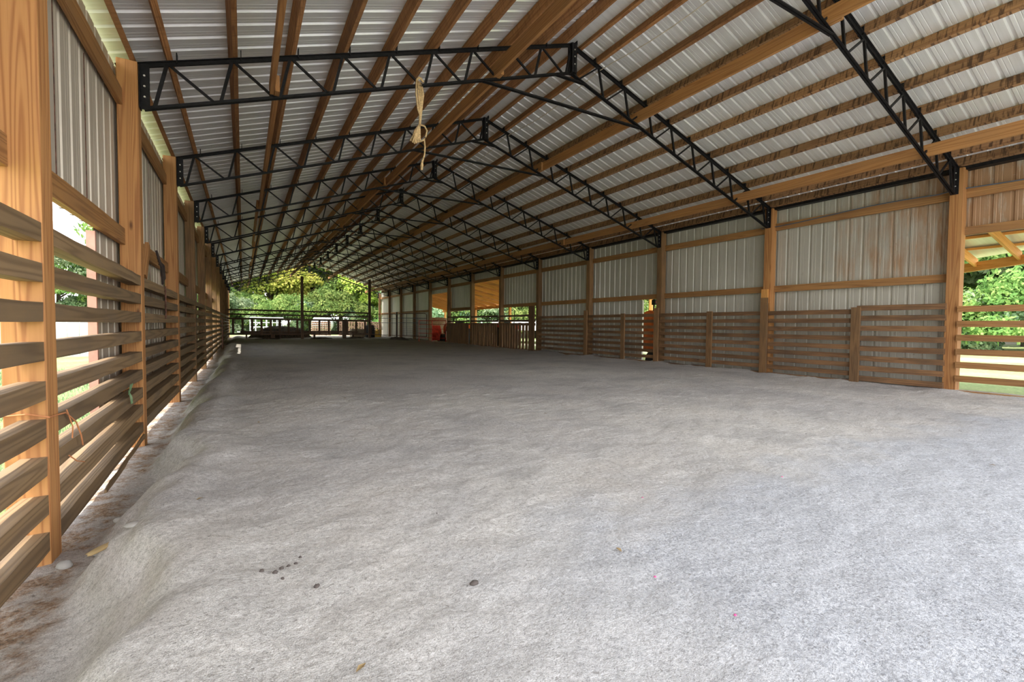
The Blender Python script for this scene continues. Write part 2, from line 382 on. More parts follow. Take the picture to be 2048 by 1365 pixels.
def grid(name, xs, ys, zf, m):
    X, Y = np.meshgrid(xs, ys); Z = zf(X, Y); nx, ny = len(xs), len(ys)
    v = np.stack([X, Y, Z], -1).reshape(-1, 3); i = np.arange(nx * ny).reshape(ny, nx)
    f = np.stack([i[:-1, :-1], i[:-1, 1:], i[1:, 1:], i[1:, :-1]], -1).reshape(-1, 4)
    me = bpy.data.meshes.new(name); me.from_pydata(v.tolist(), [], f.tolist()); me.materials.append(m)
    me.polygons.foreach_set('use_smooth', [True] * len(f)); o = bpy.data.objects.new(name, me); COL.objects.link(o); return o
ys = np.concatenate([np.linspace(-14, -5.7, 50), np.linspace(-5.6, 3, 300), np.linspace(3.04, 12, 160), np.linspace(12.1, 33, 130)])  # unseen stretch behind the camera added to bounce sun onto the roof
xs = np.concatenate([np.linspace(-.17, 2.2, 110), np.linspace(2.24, W + .16, 170)])
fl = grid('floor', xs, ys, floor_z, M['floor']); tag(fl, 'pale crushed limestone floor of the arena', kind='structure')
GX = np.concatenate([np.linspace(-90, -14, 20), np.linspace(-12, 24, 60), np.linspace(26, 110, 20)]); GY = np.concatenate([np.linspace(-60, -12, 14), np.linspace(-10, 40, 70), np.linspace(44, 130, 20)])
def gz(X, Y):
    ins = smooth(-.6, .0, X) * (1 - smooth(W - .2, W + .5, X)) * smooth(-16, -14, Y) * (1 - smooth(32, 34, Y))
    rise = smooth(20, 60, np.hypot(X - 5, Y - 12)) * .8
    return -.24 - .22 * ins + vnoise(X, Y, .3, 9) * .06 + rise
gr = grid('ground', GX, GY, gz, M['lawn']); tag(gr, 'sunlit lawn and trodden earth around the barn', kind='structure')

# ------------------------------------------------------------------ corrugated siding and roof
def rib_profile(a0, a1, pitch=.2, rise=.018):
    """list of (a, offset) along the sheet: major ribs with two small stiffeners between"""
    out = []; a = a0
    while a < a1 - 1e-6:
        for (t, o) in ((0, 0), (.36 * pitch, 0), (.39 * pitch, .12), (.42 * pitch, 0), (.58 * pitch, 0), (.61 * pitch, .12), (.64 * pitch, 0),
                       (pitch - .045, 0), (pitch - .034, 1), (pitch - .012, 1), (pitch - .001, 0)):
            if a + t <= a1: out.append((a + t, o * rise))
        a += pitch
    out.append((a1, 0)); return out
def siding(mb, x, sgn, ya, yb, z0, z1):
    p = rib_profile(ya, yb); n = len(p)
    for (a, o), (b_, o2) in zip(p[:-1], p[1:]):
        mb.quad([(x + sgn * o, a, z0), (x + sgn * o2, b_, z0), (x + sgn * o2, b_, z1), (x + sgn * o, a, z1)])
mb = MB(); XL = -.165; ZT = 3.05
siding(mb, XL, -1, Y0, LP[2] + .1, 1.55, ZT); siding(mb, XL, -1, LP[2] + .1, 1.85, 1.55, ZT)
siding(mb, XL, -1, 1.85, LP[6] + .1, .02, ZT)                 # full bays
siding(mb, XL, -1, LP[6] + .1, 12.0, 1.55, ZT)
siding(mb, XL, -1, 12.0, 18.3, 1.95, ZT); siding(mb, XL, -1, 18.3, 20.0, 1.55, ZT); siding(mb, XL, -1, 20.0, LP[14], .0, ZT)
o = mb.build('wall_left', M['siding_l']); tag(o, 'ribbed metal siding of the left wall', kind='structure')
mb = MB(); XR = W + .185; ZT = 3.10
for k in range(2, 5):                                        # bays 0..2
    ya, yb = RP[k], RP[k + 1]
    if k == 4: siding(mb, XR, 1, ya, 5.93, 1.55, ZT); siding(mb, XR, 1, 5.93, yb, -.25, ZT)
    else: siding(mb, XR, 1, ya, yb, -.25, ZT)
siding(mb, XR, 1, Y0, RP[2], 2.20, ZT)
siding(mb, XR, 1, RP[5], RP[6], -.25, ZT)                    # bay 3
siding(mb, XR, 1, RP[6], RP[7], 1.55, ZT)                    # bay 4
siding(mb, XR, 1, RP[7], RP[8], 2.72, ZT); siding(mb, XR, 1, RP[8], RP[9], 1.50, ZT)                    # bay 6
siding(mb, XR, 1, RP[9], RP[10], 2.45, ZT)                   # bay 7 strip
siding(mb, XR, 1, RP[10], RP[14], -.1, ZT)
o = mb.build('wall_right', M['siding_r']); tag(o, 'ribbed metal siding of the right wall, rust stained near the camera', kind='structure')
for i, y in enumerate((1.115, 1.72, 3.0, 4.2, 6.1)):
    mb = MB(); mb.box(XL - .004, XL + .004, y - .006, y, 1.67 if y < 1.8 else .1, 2.7); o = mb.build(f'trim_{i+5}', M['rust']); tag(o, 'dark red lap seam of the left siding', kind='structure')
# edge trims on the siding
for i, (x, y, za, zb) in enumerate(((XL - .01, 1.835, .02, 1.52), (XR, 5.915, -.2, 1.52))):
    mb = MB(); mb.box(x - .02, x + .03, y - .03, y, za, zb); o = mb.build(f'trim_{i+1}', M['pinktrim'] if i == 0 else M['siding_r']); tag(o, 'upright edge trim closing the siding sheet', kind='structure')
mb = MB(); TH = .136
rp = rib_profile(Y0, Y1, .2, .02)
for (a, o1), (b_, o2) in zip(rp[:-1], rp[1:]):
    for (xa, xb) in ((-.27, XA), (XA, W + .32)):
        za, zb = (H + SL * xa if xa < XA and xb <= XA else RZ - SR * (xa - XA)) + TH, (RZ + TH if xb == XA else RZ - SR * (xb - XA) + TH)
        nseg = 1
        mb.quad([(xa, a, za + o1), (xb, a, zb + o1), (xb, b_, zb + o2), (xa, b_, za + o2)])
o = mb.build('ceiling', M['roof']); tag(o, 'underside of the ribbed sheet metal roof', kind='structure')
mb = MB(); mb.prism([(XA - .14, RZ + .02), (XA, RZ + .065), (XA + .14, RZ + .02), (XA + .14, RZ + .028), (XA, RZ + .075), (XA - .14, RZ + .028)], Y0, Y1)
o = mb.build('trim_3', M['roof']); tag(o, 'galvanised ridge cap under the roof peak', kind='structure')
mb = MB(); mb.beam((W + .12, Y0, H - .03), (W + .12, Y1, H - .03), .13, .05); o = mb.build('trim_4', M['steel']); tag(o, 'black strip standing in for the shadow line under the right eave', kind='structure')  # dark strip put where the eave leaves a shadow line

# ------------------------------------------------------------------ posts
NEAR = ['behind the camera position', 'just outside the left edge']
for i, y in enumerate(LP):
    if i == 0: continue
    mb = MB(); zb = floor_z(0.0, y) - .1
    mb.box(-.142, 0, y - .068, y + .068, float(zb), H - .015, 'z', 1)
    o = mb.build('wall_post', M['post'] if i < 5 else M['post_dim_dirty'], bevel=.005)  # farther posts get the darkened wood in place of dimmer light
    if i < 2: lab = ['square wooden post of the left wall farther behind the camera', 'square wooden post of the left wall just behind the camera'][i]
    elif i == 2: lab = 'large square wooden post with bold grain filling the left edge of the picture'
    else: lab = f'square wooden post of the left wall, the {ORD[i-2]} one counted away from the picture edge'
    tag(o, lab, 'post', 'posts of the left wall')
for i, y in enumerate(RP):
    if i == 0: continue
    mb = MB(); mb.box(W, W + .145, y - .072, y + .072, -.3, H - .03, 'z', 1)
    o = mb.build('wall_post', M['post'] if i < 4 else M['post_dim_dirty'], bevel=.005)  # light falloff along the right posts is put into the wood colour
    if i < 2: lab = ['square wooden post of the right wall farthest behind the picture edge', 'square wooden post of the right wall next past the picture edge'][i]
    elif i == 2: lab = 'square wooden post of the right wall nearest the camera, beside the open rail bay'
    else: lab = f'square wooden post of the right wall, the {ORD[i-2]} one counted from the right edge'
    tag(o, lab, 'post', 'posts of the right wall')
    if 3 <= i <= 5:     # dirty facing board nailed on the lower half of the post
        mb = MB(); mb.box(W - .08, W - .044, y - .062 + (.05 if i == 2 else 0), y + .068, -.2, 1.42 if i == 3 else 1.30, 'z', 3, .002)
        mb.build('facing_board', M['post_dim_dirty'], o)

# ------------------------------------------------------------------ girts
def girt(side, ya, yb, z, hh, label, xx=None, m='girt'):
    x = (-.142 + .02) if side == 'L' else (W + .145 - .02 + .0)
    if xx is not None: x = xx
    mb = MB(); mb.beam((x, ya, z), (x, yb, z), .038, hh, (0, 0, 1), 6, .0015)
    o = mb.build('wall_girt', M[m]); return tag(o, label, 'girt', 'girts of the left wall' if side == 'L' else 'girts of the right wall')
def bayname(k, side): 
    return f'in the {ORD[k]} bay of the {side} wall' if k >= 0 else f'in the {side} wall bay cut by the picture edge'
for k in range(1, 14):
    ya, yb = LP[k] + .068, LP[k + 1] - .068; n = k - 2
    bn = bayname(n, 'left') if n >= 0 else ('in the left wall bay at the picture edge' if n == -1 else 'in the left wall bay behind the camera')
    girt('L', ya, yb, 2.765, .13, 'upper wooden girt ' + bn); 
    if n not in (6,): girt('L', ya, yb, 1.60, .135, 'lower wooden girt ' + bn)
    ya, yb = RP[k] + .072, RP[k + 1] - .072
    bn = bayname(n, 'right') if n >= 0 else ('in the open right wall bay at the picture edge' if n == -1 else 'in the right wall bay behind the camera')
    girt('R', ya, yb, 2.70 + (.03 if n < 1 else 0), .125, 'upper wooden girt ' + bn)
    if n < 0: girt('R', ya, yb, 2.215, .11, 'lower wooden girt ' + bn)
    elif n not in (5, 7): girt('R', ya, yb, 1.585, .115, 'lower wooden girt ' + bn)

# ------------------------------------------------------------------ fences
def rails(root, side, ya, yb, tops, hh, dd, x, m, seg=10, wob=.002):
    for t in tops:
        t0, t1 = t if isinstance(t, tuple) else (t, t)
        mb = MB(); mb.beam((x, ya, t0 - hh / 2), (x, yb, t1 - hh / 2), dd, hh, (0, 0, 1), seg, wob)
        mb.build('rail', m, root)
def rooted(o_children_root): pass
TL0 = [1.31, 1.134, .961, .790, .614, .446, .277, .105, -.062]; TL1 = [1.275, 1.118, .960, .800, .625, .470, .313, .164, .012]
for k in range(1, 14):
    ya, yb = LP[k] + .069, LP[k + 1] - .069; n = k - 2
    if k == 11 or k == 12: pass
    lab = (['slatted fence of thick weathered boards in the left wall behind the camera', 'slatted fence of thick weathered boards between the picture edge and the big left post'][k] if n < 0 else
           'slatted board fence with the split bottom board, first bay beyond the big left post' if n == 0 else
           f'slatted board fence between the left wall posts, {ORD[n]} bay beyond the big left post')
    root = empty('slatted_fence', (0, 0, 0), lab, 'fence', 'board fences along the left wall')
    tops = list(zip(TL0, TL1)) if n == 0 else ([(a, a) for a in TL0] if n < 0 else [(1.27 - .156 * i, 1.27 - .156 * i) for i in range(9)])
    rails(root, 'L', ya, yb, tops, .084, .086, -.048, M['rail_left'], 12, .0022)
    if n == 0:      # split kick board under the lowest rail
        mb = MB(); mb.beam((.01, ya + .75, -.165), (.015, yb - .1, -.09), .014, .028, (0, 0, 1), 8, .005); mb.build('split_board', M['rail_left'], root)
def upright(y, z1, root): 
    mb = MB(); mb.box(W - .08, W - .044, y - .062, y + .062, -.2, z1, 'z', 3, .002); mb.build('upright', M['post_dim_dirty'], root)
xr = W - .022
TA = [1.225 - .158 * i for i in range(9)]; TB = [1.17 - .1415 * i for i in range(9)]
for n, (ya, yb, mid, tops) in enumerate([(0.03, 2.54, 1.11, None), (2.66, 5.15, 3.78, TB), (5.27, 7.76, 6.33, TB), (7.88, 10.38, None, TB)]):
    root = empty('slatted_fence', (W, (ya + yb) / 2, 0), ['slatted fence of dirty brown boards against the siding, right wall bay nearest the camera', 'slatted fence against the siding in the second right wall bay',
        'slatted fence in the third right wall bay, an orange machine behind it', 'slatted fence without a middle upright in the fourth right wall bay'][n], 'fence', 'board fences along the right wall')
    root.location = (0, 0, 0)
    if n == 0:
        rails(root, 'R', ya, mid, TA, .080, .04, xr, M['rail_right'], 8); rails(root, 'R', mid, yb, TB, .076, .04, xr, M['rail_right'], 8)
    else: rails(root, 'R', ya, yb, tops, .074, .04, xr, M['rail_right'], 12)
    if mid: upright(mid, 1.20 if n == 0 else 1.19, root)
root = empty('slatted_fence', (0, 0, 0), 'open slatted fence of seven boards with trees behind, at the right picture edge', 'fence', 'board fences along the right wall')
rails(root, 'R', -B + .07, -.09, [1.185, .982, .792, .600, .420, .232, .03], .082, .04, xr, M['girt'], 10, .0015)
# picket pens, bays 4..6
for n, (ya, yb, gap, lab) in enumerate([(10.52, 12.96, .075, 'dark picket pen fence with wide gaps, next to the wide brown board'), (13.12, 15.55, .055, 'dark picket pen fence below the large orange lean-to opening in the right wall'), (15.73, 18.17, .006, 'closed dark picket pen fence beside the red gate in the right wall')]):
    root = empty('picket_fence', (0, 0, 0), lab, 'fence', 'picket pens in the right wall')
    for z in (1.20, 1.02):
        mb = MB(); mb.beam((xr, ya, z), (xr, yb, z + random.uniform(-.02, .02)), .04, .07, seg=6, wob=.002); mb.build('rail', M['old'], root)
    mb = MB(); mb.beam((xr, ya, .90), (xr, yb, .90), .04, .085, seg=6, wob=.002); mb.build('rail', M['old'], root)
    mb = MB(); mb.beam((xr, ya, .0), (xr, yb, .0), .05, .10, seg=6, wob=.002); mb.build('rail', M['old'], root)
    y = ya + .02
    while y < yb - .06:
        ww = .125 + random.uniform(-.015, .015); mb = MB(); mb.box(xr - .055, xr - .025, y, min(y + ww, yb), -.05, .94 + random.uniform(-.015, .015), 'z', 2, .003); mb.build('picket', M['rail_right'], root); y += ww + gap * random.uniform(.7, 1.3)
mb = MB(); mb.box(W - .085, W - .046, 10.50, 10.84, -.15, 1.52, 'z', 3, .002); o = mb.build('wide_board', M['rail_right']); tag(o, 'wide brown board standing beside the picket pen opening', 'board')

# ------------------------------------------------------------------ purlins
def purlin(x, lab, marked=False, w_=.042, dz=.0, grp='left'):
    s = SL if x < XA else -SR; nrm = Vector((-s, 0, 1)).normalized(); z = zroof(x)
    c = Vector((x, 0, z)) + nrm * (.122 / 2 + .002)
    mb = MB(); mb.beam((c.x, Y0 + .02, c.z), (c.x, Y1 - .02, c.z), w_, .122, nrm, 24, .0016)
    o = mb.build('roof_purlin', M['purlin_marked' if marked else 'purlin']); tag(o, lab, 'purlin', f'purlins of the {grp} roof slope')
nodes = [.195 + .492 * i for i in range(10)]
purlin(-.03, 'wooden purlin at the left eave, daylight gap beside it')
for i, x in enumerate(nodes[:-1]): purlin(x + .03, f'long wooden purlin on the left roof slope, {ORD[i+1]} up from the left eave')
purlin(XA - .13, 'wooden ridge purlin on the left side of the roof peak')
purlin(XA + .13, 'wooden ridge purlin on the right side of the roof peak', grp='right')
for i, x in enumerate(nodes[:-1]): purlin(W - x - .03, f'stained wooden purlin on the right roof slope, {ORD[i+1]} up from the right eave', i < 7, grp='right')
purlin(W + .02, 'wooden purlin at the right eave above the siding', True, grp='right')

# ------------------------------------------------------------------ trusses
def Lbar(mb, a, b, size, t=.006, side=1):
    a, b = Vector(a), Vector(b); d = (b - a).normalized(); y = Vector((0, 1, 0)); u = d.cross(y).normalized()
    if u.z < 0: u = -u
    for s_ in (-1, 1):
        off = y * (s_ * .007)
        mb.beam(a + off, b + off, t, size, u)                                  # vertical leg
        q = off + y * (s_ * size * .36) + u * (side * size / 2); mb.beam(a + q, b + q, size * .72, t, u)
def make_truss():
    root = empty('roof_truss', (0, 0, 0), 'x', 'truss', 'black steel roof trusses')
    zt = lambda x: zroof(x) - .022
    zb = lambda x: (H + SL * x if x < XA else RZ - SR * (x - XA)) - DP
    for sgn in (0, 1):
        f = (lambda p: p) if sgn == 0 else (lambda p: (W - p[0], p[1], p[2]))
        mb = MB(); Lbar(mb, f((-.15, 0, H - SL * .15 - .022)), f((XA - .0, 0, RZ - .022)), .034, side=1); mb.build('top_chord', M['steel'], root)
        mb = MB(); Lbar(mb, f((.03, 0, H + SL * .03 - DP)), f((XA - .02, 0, RZ - DP)), .027, side=-1); mb.build('bottom_chord', M['steel'], root)
        xb = [n_ - .09 for n_ in nodes]
        for i, n_ in enumerate(nodes):
            mb = MB(); mb.beam(f((n_, 0, H + SL * n_ - .03)), f((xb[i], 0, H + SL * xb[i] - DP)), .024, .026, (1, 0, 0)); mb.build('web_bar', M['steel'], root)
            nx = xb[i + 1] - .05 if i < 9 else XA - .06
            mb = MB(); mb.beam(f((n_ + .03, 0, H + SL * n_ - .03)), f((nx, 0, H + SL * nx - DP)), .020, .022, (1, 0, 0)); mb.build('web_bar', M['steel'], root)
            mb = MB(); q = f((n_ + .075, 0, H + SL * n_ + .045)); mb.box(q[0] - .004, q[0] + .004, -.03, .03, q[2] - .045, q[2] + .045); mb.build('purlin_clip', M['steel'], root)
        x0, x1 = (.004, .075) if sgn == 0 else (W - .075, W - .004)
        mb = MB(); mb.box(x0, x0 + .007 if sgn == 0 else x1, -.045, .045, H - DP, H - .02) if sgn == 0 else mb.box(x1 - .007, x1, -.045, .045, H - DP, H - .02)
        mb.box(x0, x1, -.012, -.004, H - DP, H - .02); pl = mb.build('end_plate', M['steel'], root)
        mb = MB(); xm = (x0 + x1) / 2
        for z in (H - .10, H - .19, H - .28): mb.tube([(xm, -.014, z), (xm, -.024, z)], .0085, 6)
        mb.build('bolt', M['bolt'], pl)
        mb = MB(); xx = XA - .022 if sgn == 0 else XA + .022
        mb.box(xx - .018, xx + .018, -.05, .05, RZ - DP - .01, RZ - .01); rp_ = mb.build('ridge_plate', M['steel'], root)
        if sgn == 0:
            mb = MB()
            for z in (RZ - .10, RZ - .19, RZ - .29): mb.tube([(XA, -.051, z), (XA, -.06, z)], .009, 6)
            mb.build('bolt', M['bolt'], rp_)
    xl = (3.835 - (H - DP)) / SL
    mb = MB(); Lbar(mb, (xl, 0, 3.835), (W - xl - .02, 0, 3.835), .026, side=-1); mb.build('collar_tie', M['steel'], root)
    xs_ = (4.20 - (H - DP)) / SL
    mb = MB(); Lbar(mb, (xs_, 0, 4.205), (W - xs_, 0, 4.205), .026, side=-1); mb.build('short_tie', M['steel'], root)
    return root
tr = make_truss()
for i, k in enumerate([0] + list(range(1, 13)) ):
    lab = ('black steel roof truss nearest the camera, only its right half in the picture' if k == 0 else 'black steel roof truss behind the camera' if k < 0 else
           'black steel roof truss with the straw rope hanging from it' if k == 1 else f'black steel roof truss, {ORD[k]} one counted away from the camera')
    if k == 0: tr['label'] = lab
    else: copy_tree(tr, (0, k * B, 0), lab)
# longitudinal braces resting on the bottom chords
for x, starts, nm in ((1.03, range(-1, 12, 2), 'lower left'), (3.47, range(-1, 12, 2), 'upper left'), (W - 3.40, range(-2, 12, 2), 'upper right'), (W - .93, range(-1, 12, 2), 'lower right')):
    for j, k in enumerate(starts):
        z = (H + SL * x if x < XA else RZ - SR * (x - XA)) - DP + .095; xo = x + (.03 if j % 2 else -.012)
        mb = MB(); mb.beam((xo, max(k * B - .12, Y0), z), (xo, min((k + 2) * B + .1, 12 * B), z + .004), .038, .15 if nm != 'upper left' else .16, (0, 0, 1), 8, .0015)
        o = mb.build('bracing_board', M['brace']); tag(o, f'long bracing board on the truss chords, {nm} row, {ORD[j]} from the camera', 'board', 'bracing boards across the trusses')

# ------------------------------------------------------------------ cross fence at the far end
YF = 26.08
for x, zt_, lab in ((3.64, 3.52, 'dark square post standing alone in the middle of the far end'), (7.37, 3.52, 'dark square post at the right end of the far gates')):
    mb = MB(); mb.box(x - .07, x + .07, YF - .07, YF + .07, -.2, zt_); o = mb.build('gate_post', M['old']); tag(o, lab, 'post', 'posts of the far gates')
def far_gate(x0, x1, n, lab):
    root = empty('wooden_gate', (0, 0, 0), lab, 'gate', 'far wooden gates')
    for z, hh in ((1.565, .085), (1.33, .075), (1.10, .10), (.27, .09)):
        dz = -.03 * (x0 / 3.6 > .9) * (z > 1)
        mb = MB(); mb.beam((x0, YF, z + dz), (x1, YF, z + dz - .02), .04, hh, (0, 0, 1), 6, .004); mb.build('rail', M['old'], root)
    for i in range(n):
        x = x0 + (x1 - x0) * (i + .6) / n
        mb = MB(); mb.box(x - .055, x + .055, YF - .045, YF - .022, .24, 1.10); mb.build('picket', M['old'], root)
    mb = MB()
    for z in np.arange(.32, 1.08, .1): mb.tube([(x0, YF + .03, z), (x1, YF + .03, z)], .004, 4)
    for x in np.arange(x0, x1, .16): mb.tube([(x, YF + .03, .27), (x, YF + .03, 1.1)], .0035, 4)
    mb.build('wire_mesh', M['galv'], root)
    return root
far_gate(.02, 3.56, 8, 'long wooden picket gate with wire mesh on the left of the centre post, far end')
far_gate(3.72, 7.30, 7, 'long wooden picket gate with wire mesh on the right of the centre post, far end')
for x, lab in ((2.15, 'short dark block under the left far gate'), (5.9, 'short dark post block under the right far gate')):
    mb = MB(); mb.box(x - .1, x + .1, YF - .12, YF + .08, -.08, .26 if x < 3 else 1.1); o = mb.build('gate_block', M['old']); tag(o, lab, 'block')
# tube gates from the right gate post back to the wall
ga, gb = Vector((7.45, YF - .02, 0)), Vector((W - .03, 20.95, 0)); gd = (gb - ga); gl = gd.length
for j, (t0, t1, lab) in enumerate(((.01, .48, 'metal tube gate with wire mesh beside the right far gate post'), (.50, .985, 'metal tube gate with wire mesh next to the right wall'))):
    root = empty('tube_gate', (0, 0, 0), lab, 'gate', 'tube gates at the far right')
    P = lambda t, z: (ga.x + gd.x * t, ga.y + gd.y * t, z)
    mb = MB(); mb.tube([P(t0, .22), P(t0, 1.38), P(t0 + .03, 1.45), P(t1 - .03, 1.45), P(t1, 1.38), P(t1, .22), P(t0, .22)], .02, 8); mb.build('frame', M['rust'], root)
    for z in (.95, 1.22): mb = MB(); mb.tube([P(t0, z), P(t1, z - .03)], .016, 6); mb.build('crossbar', M['galv'], root)
    for q in (.33, .66): mb = MB(); mb.tube([P(t0 + (t1 - t0) * q, .22), P(t0 + (t1 - t0) * q, 1.45)], .014, 6); mb.build('stay', M['galv'], root)
    mb = MB()
    for z in np.arange(.3, 1.2, .11): mb.tube([P(t0, z), P(t1, z)], .0035, 4)
    for q in np.arange(t0, t1, .028): mb.tube([P(q, .22), P(q, 1.2)], .003, 4)
    mb.build('wire_mesh', M['galv'], root)
mb = MB(); mb.tube([P(.49, -.1), P(.49, 1.55)], .035, 8); o = mb.build('steel_gate_post', M['steel']); tag(o, 'thin dark steel post between the two tube gates', 'post')
# low ridges of dung along the gates
for (x, y, rx, ry, rz, lab) in ((4.6, 25.7, .5, .12, .08, 'low dark dung ridge under the right far gate'), (6.5, 25.7, .55, .14, .09, 'low dark dung ridge by the right far gate post'), (8.35, 23.3, .4, 1.2, .13, 'low heap of dung behind the tube gate'),
                                (1.9, 25.75, .6, .1, .06, 'low dark dung ridge under the left far gate')):
    mb = MB(); mb.blob((x, y, 0), rx, ry, rz, 14, 8, .3); o = mb.build('dung_heap', M['dirt'], smooth=True); tag(o, lab, 'dung heap')

# ------------------------------------------------------------------ lean-to on the right side
root = empty('lean_to', (W + .2, 10, 0), 'wooden lean-to roof glowing orange beyond the openings of the right wall', 'lean-to'); root.location = (0, 0, 0)
def zl(D): return 2.86 - .2 * D
def Dbeam(y): return 3.1 + (y + .4) * (.42 / 1.3) if y < 1 else 3.55 + (y - 1) * .03
mb = MB()
for a, b_ in zip(np.arange(-4.4, 30.4, .6)[:-1], np.arange(-4.4, 30.4, .6)[1:]):
    d0, d1 = Dbeam(a) + .1, Dbeam(b_) + .1
    if b_ < 9: mb.quad([(W + .2, a, zl(.2) + .06), (W + d0, a, zl(d0) + .06), (W + d1, b_, zl(d1) + .06), (W + .2, b_, zl(.2) + .06)])
mb.build('roof_sheet', M['roof'], root)
j = 0
D = .22
while D < 4.5:             # board ceiling over the far bays
    mb = MB(); mb.beam((W + D + .07, 9, zl(D + .07) + .05), (W + D + .07, 30, zl(D + .07) + .05), .136, .02, (0.196, 0, .98), 4, .001); mb.build('ceiling_board', M['lean'], root); D += .141
for y in list(np.arange(-3.6, 9, .61)) + list(np.arange(9.4, 30, 1.3)):
    d = Dbeam(y); mb = MB(); mb.beam((W + .2, y, zl(.2) - .07), (W + d, y, zl(d) - .07), .038, .15, (0, 0, 1)); mb.build('rafter', M['lean'], root)
for D in (.5, 1.1, 1.7, 2.3, 2.9):
    mb = MB(); mb.beam((W + D, -3.5 + D * .4, zl(D) + .03), (W + D, 9, zl(D) + .03), .07, .035); mb.build('lean_purlin', M['lean'], root)
pts = [(-3.6, Dbeam(-3.6)), (1, Dbeam(1)), (30, Dbeam(30))]
for (ya, da), (yb, db) in zip(pts[:-1], pts[1:]):
    mb = MB(); mb.beam((W + da, ya, zl(da) - .13), (W + db, yb, zl(db) - .13), .07, .16, seg=6, wob=.001); mb.build('eave_beam', M['lean'], root)
for y in (-3.4, 9, 14.6, 19.4, 24, 29.5):
    d = Dbeam(y); mb = MB(); mb.box(W + d - .06, W + d + .06, y - .06, y + .06, -.3, zl(d) - .2); mb.build('lean_post', M['lean'], root)

# ------------------------------------------------------------------ machines and things outside the right wall
def wheel(mb, c, r, wd, ax='x', n=18):
    a = Vector((1, 0, 0)) if ax == 'x' else Vector((0, 1, 0)); c = Vector(c)
    mb.tube([c - a * wd / 2, c - a * wd * .45, c + a * wd * .45, c + a * wd / 2], [r * .9, r, r, r * .9], n)
root = empty('feed_mixer', (W + 1.2, 6.22, -.25), 'orange drum shaped feed mixer seen through the gap behind the third bay fence', 'machine')
mb = MB(); r_ = .56; mb.prism([(r_ * math.cos(t) , 0.98 + r_ * math.sin(t)) for t in [math.pi * (2 * k + 1) / 10 for k in range(10)]], -.45, .45, 'x'); mb.build('drum', M['orange'], root)
mb = MB(); mb.prism([(-.35, .5), (.35, .5), (.15, .2), (-.15, .2)], -.6, -.1, 'y'); mb.build('chute', M['orange'], root)
for s_ in (-1, 1): mb = MB(); wheel(mb, (s_ * .55, -.3, .25), .25, .14); mb.build('wheel', M['black'], root)
mb = MB(); mb.beam((0, -.9, .3), (0, .5, .3), .5, .06); mb.build('chassis', M['steel'], root)
mb = MB(); mb.tube([(-.33, -.05, .3), (-.33, -.05, 1.9)], .02, 6); mast = mb.build('lamp_mast', M['steel'], root)
mb = MB(); mb.box(-.39, -.27, -.15, -.03, 1.68, 1.82); lamp = mb.build('lamp_box', M['steel'], root)
mb = MB(); mb.tube([(-.33, -.151, 1.75), (-.33, -.162, 1.75)], .04, 12); mb.build('red_lens', M['redlens'], lamp)

def tractor(name, loc, rz, lab, m):
    root = empty(name, loc, lab, 'tractor'); root.rotation_euler = (0, 0, rz)
    mb = MB(); mb.prism([(-.1, .55), (1.25, .55), (1.3, .9), (1.15, 1.02), (-.1, 1.08)], -.28, .28, 'y'); mb.build('hood', M[m], root)
    mb = MB(); mb.box(1.3, 1.36, -.26, .26, .56, .9); mb.build('grille', M['steel'], root)
    for s_ in (-1, 1):
        mb = MB(); wheel(mb, (-.5, s_ * .5, .42), .56, .26, 'y'); t = mb.build('rear_wheel', M['black'], root)
        mb = MB(); wheel(mb, (-.5, s_ * .52, .42), .27, .28, 'y'); mb.build('rim', M['white'], t)
        mb = MB(); wheel(mb, (1.0, s_ * .42, .18), .32, .17, 'y'); mb.build('front_wheel', M['black'], root)
        mb = MB(); mb.prism([(-1.1, .85), (-.95, 1.08), (-.6, 1.16), (-.15, 1.08), (-.05, .95), (-.15, .98), (-.6, 1.08), (-1.0, .95)], s_ * .5 - .16, s_ * .5 + .16, 'y'); mb.build('fender', M[m], root)
    mb = MB(); mb.prism([(-.75, .85), (-.3, .85), (-.3, .95), (-.65, .97), (-.78, 1.3), (-.85, 1.3)], -.22, .22, 'y'); mb.build('seat', M['black'], root)
    mb = MB(); mb.tube([(-.1, 0, 1.05), (-.28, 0, 1.32)], .02, 6); mb.tube([(-.28 + .16 * math.cos(t) * .4, .18 * math.sin(t), 1.32 + .16 * math.cos(t) * .8) for t in np.linspace(0, 2 * math.pi, 13)], .015, 6); mb.build('steering_wheel', M['black'], root)
    mb = MB(); mb.tube([(.6, .12, 1.0), (.6, .12, 1.5)], .025, 8); mb.build('exhaust', M['steel'], root)
    mb = MB(); mb.box(-.9, .2, -.25, .25, .3, .6); mb.build('gearbox', M['steel'], root)
    for s_ in (-1, 1):
        mb = MB(); mb.tube([(-.85, s_ * .4, .9), (-.9, s_ * .4, 1.75)], .02, 6); mb.build('roll_bar', M['steel'], root)
    return root
tractor('tractor', (W + 2.3, 17.6, -.2), 1.75, 'red tractor parked under the lean-to, seen through the wide picket gaps', 'red')
tractor('tractor', (W + 2.1, 22.3, -.2), 1.5, 'orange tractor under the lean-to behind the closed picket pen', 'orange')
root = empty('implement', (W + 1.3, 24.6, -.2), 'red farm implement with black wheel behind the rusty red gate', 'machine')
mb = MB(); mb.prism([(-.7, .1), (.7, .1), (.75, .7), (.4, 1.0), (-.5, 1.0), (-.75, .6)], -.6, .6, 'x'); mb.build('body', M['red'], root)
for s_ in (-1, 1): mb = MB(); wheel(mb, (s_ * .7, -.1, .3), .3, .15); mb.build('wheel', M['black'], root)
mb = MB(); mb.beam((0, -.7, .35), (0, -1.5, .35), .1, .08); mb.build('drawbar', M['red'], root)
root = empty('red_gate', (0, 0, 0), 'rusty red tube gate half open in the right wall bay before the siding', 'gate')
P = lambda t, z: (W - .02 - t * .75, 18.42 + t * 1.75, z)
